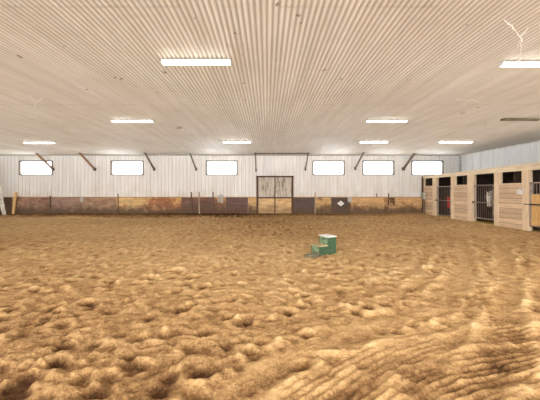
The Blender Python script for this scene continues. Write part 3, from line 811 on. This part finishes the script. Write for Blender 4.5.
# dark rack/cross near x=390
r = thing('halter_hook', 'dark hooked strap bundle hanging on the orange kickboard near the stalls', 'strap', (WX(390), YW-.072, WZ(200)))
bm = B(); bar(bm, (-.15, -.03, -.30), (-.13, -.03, .42), .06, .03, (0, 1, 0)); obj('upright', bm, M['brown_old'], r)
bm = B(); bx(bm, -.16, .25, -.05, -.01, .05, .13, .004); obj('crosspiece', bm, M['brown_old'], r)
for k in range(4):
    x = -.04+.08*k; bm = B(); tube(bm, [(x, -.06, .10), (x+.02, -.07, -.05), (x+.03, -.06, -.15-.06*k)], .022, 6); obj('strap', bm, M['brown_old'], r)
# dressage marker diamond
r = thing('arena_marker', 'white diamond arena marker with a small dark letter on the kickboard', 'sign', (WX(340.4), YW-.083, WZ(203.4)))
k = .21; bm = B(); pd = [(-k*1.02, 0), (0, -k*.84), (k*1.02, 0), (0, k*.84)]; prism(bm, pd, -.012, 0); obj('board', bm, M['paper'], r)
cu = bpy.data.curves.new('letter', 'FONT'); cu.body = 'B'; cu.size = .13; cu.extrude = .002; cu.align_x = 'CENTER'; cu.align_y = 'CENTER'
tmp = bpy.data.objects.new('letter_curve', cu); lme = bpy.data.meshes.new_from_object(tmp); bpy.data.objects.remove(tmp)
lme.materials.clear(); lme.materials.append(M['ink'])
lo = bpy.data.objects.new('letter', lme); C.objects.link(lo); lo.parent = r; lo.location = (0, -.015, 0); lo.rotation_euler = (math.pi/2, 0, 0)
# grey plates
def plate(px0, px1, py0, py1, label, mk='grey_plate', rz=0, y=YW-.115):
    X0, X1 = WX(px0), WX(px1); w = X1-X0; h = WZ(py0)-WZ(py1)
    r = thing('wall_plate', label, 'plate', ((X0+X1)/2, y, WZ(py1)), group='grey plates on the kickboard')
    bm = B(); bx(bm, -w/2, w/2, -.012, .01, 0, h, .003); o = obj('sheet', bm, M[mk], r)
    for z in (.05, h-.05):
        bm = B(); tube(bm, [(0, -.012, z), (0, -.018, z)], .012, 8); obj('screw', bm, M['tube_dk'], r)
plate(347.2, 351.4, 197, 202.2, 'small pale grey plate right of the white diamond marker')
plate(218.2, 219.9, 195.5, 202.3, 'narrower of the two pale plates, left one, beside the dark stake')
plate(220.8, 223.4, 194.6, 202.8, 'wider of the two pale plates, right one, left of the double door')
plate(81.5, 84.6, 197.2, 201.8, 'small pale plate on the kickboard left of the second window')
# jump standard at far left edge
Y = 15.7
r = thing('jump_standard', 'white leaning jump standard on a low foot board at the left edge', 'jump standard', (WX(8, Y), Y, .0))
def lp(px, py, yy=Y): return Vector((WX(px, yy), yy-Y, WZ(py, yy))) - Vector((WX(8, Y), 0, 0))
bm = B(); bar(bm, lp(5.2, 215.5), lp(-4.5, 166), .11, .05, (0, 1, 0), .004); obj('upright', bm, M['whitepaint'], r)
bm = B(); bar(bm, lp(3.6, 215.5, Y-.1), lp(-5, 183, Y-.1), .09, .04, (0, 1, 0), .004); obj('upright', bm, M['whitepaint'], r)
bm = B(); bar(bm, lp(-12, 215.5), lp(-4.6, 167), .11, .05, (0, 1, 0), .004); obj('upright', bm, M['whitepaint'], r)
for py in (182, 198):
    t = (215.5-py)/49.5
    bm = B(); bar(bm, lp(5.2-9.7*t, py), lp(-12+7.5*t, py), .08, .03, (0, 1, 0), .003); obj('rung', bm, M['whitepaint'], r)
bm = B(); bar(bm, lp(-16, 216.3), lp(23.5, 216.3), .10, .09, (0, 1, 0), .004); obj('foot_board', bm, M['stick_pale'], r)

# ---------------------------------------------------------------- cobwebs on the ceiling
def web(pts_list, label):
    bm = B(); rng = random.Random(len(label))
    for pts in pts_list:
        P_ = []
        for px, py, dz in pts:
            z = ZC-.012-dz; Y_ = F*(z-CAMZ)/(VY-py); P_.append((WX(px, Y_), Y_, z))
        out = []
        for a, b_ in zip(P_, P_[1:]):
            for k in range(5):
                t = k/5; out.append(tuple(a[j]*(1-t)+b_[j]*t + rng.uniform(-.008, .008) - (.02*math.sin(t*math.pi) if j == 2 else 0) for j in range(3)))
        out.append(P_[-1]); tube(bm, out, [rng.uniform(.002, .005) for _ in out], 5)
    return tag(obj('cobweb', bm, M['web'], smooth=True), label, 'cobweb', 'cobwebs under the ceiling')
web([[(508, 22, 0), (515, 30, .06), (521, 37, .10), (523, 42, .02)], [(521, 37, .1), (517, 48, .06), (505, 56, .03), (496, 62, 0)], [(521, 37, .1), (521, 50, .06), (519, 64, .02)], [(505, 20, 0), (512, 25, .03), (520, 36, .1), (528, 27, 0)]],
    'dusty cobweb strands beside the tube light at the right edge')
web([[(30, 95, 0), (33, 99, .06), (35, 103, .1), (35, 108, .02)], [(35, 103, .1), (44, 97, 0)], [(28, 117, 0), (37, 116, .08), (48, 123, .04), (64, 127, 0)], [(35, 104, .1), (36, 112, .1), (37, 117, .08)]],
    'dusty cobweb strands above the leftmost tube light')
web([[(184, 199-90, 0), (200, 108, .04), (214, 110, 0)]][:0] + [[(455, 98, 0), (462, 100, .04), (472, 99, .05), (480, 102, 0)]], 'faint cobweb strand in front of the unlit tube light')

# ---------------------------------------------------------------- camera, world, light
cam = bpy.data.cameras.new('camera'); cam.sensor_width = 36; cam.lens = 36*F/540; cam.clip_end = 200
cam.shift_x = 3/540; cam.shift_y = -9/540
co = bpy.data.objects.new('camera', cam); C.objects.link(co); co.location = (0, 0, CAMZ); co.rotation_euler = (math.pi/2, 0, 0)
bpy.context.scene.camera = co
w = bpy.data.worlds.new('world'); bpy.context.scene.world = w; w.use_nodes = True
bg = w.node_tree.nodes['Background']; bg.inputs[0].default_value = (.94, .97, 1, 1); bg.inputs[1].default_value = 3.6
sc = bpy.context.scene
sc.view_settings.view_transform = 'Standard'; sc.view_settings.look = 'None'; sc.view_settings.exposure = 1.3
sc.cycles.max_bounces = 8; sc.cycles.diffuse_bounces = 5
try: sc.cycles.use_denoising = True
except Exception: pass
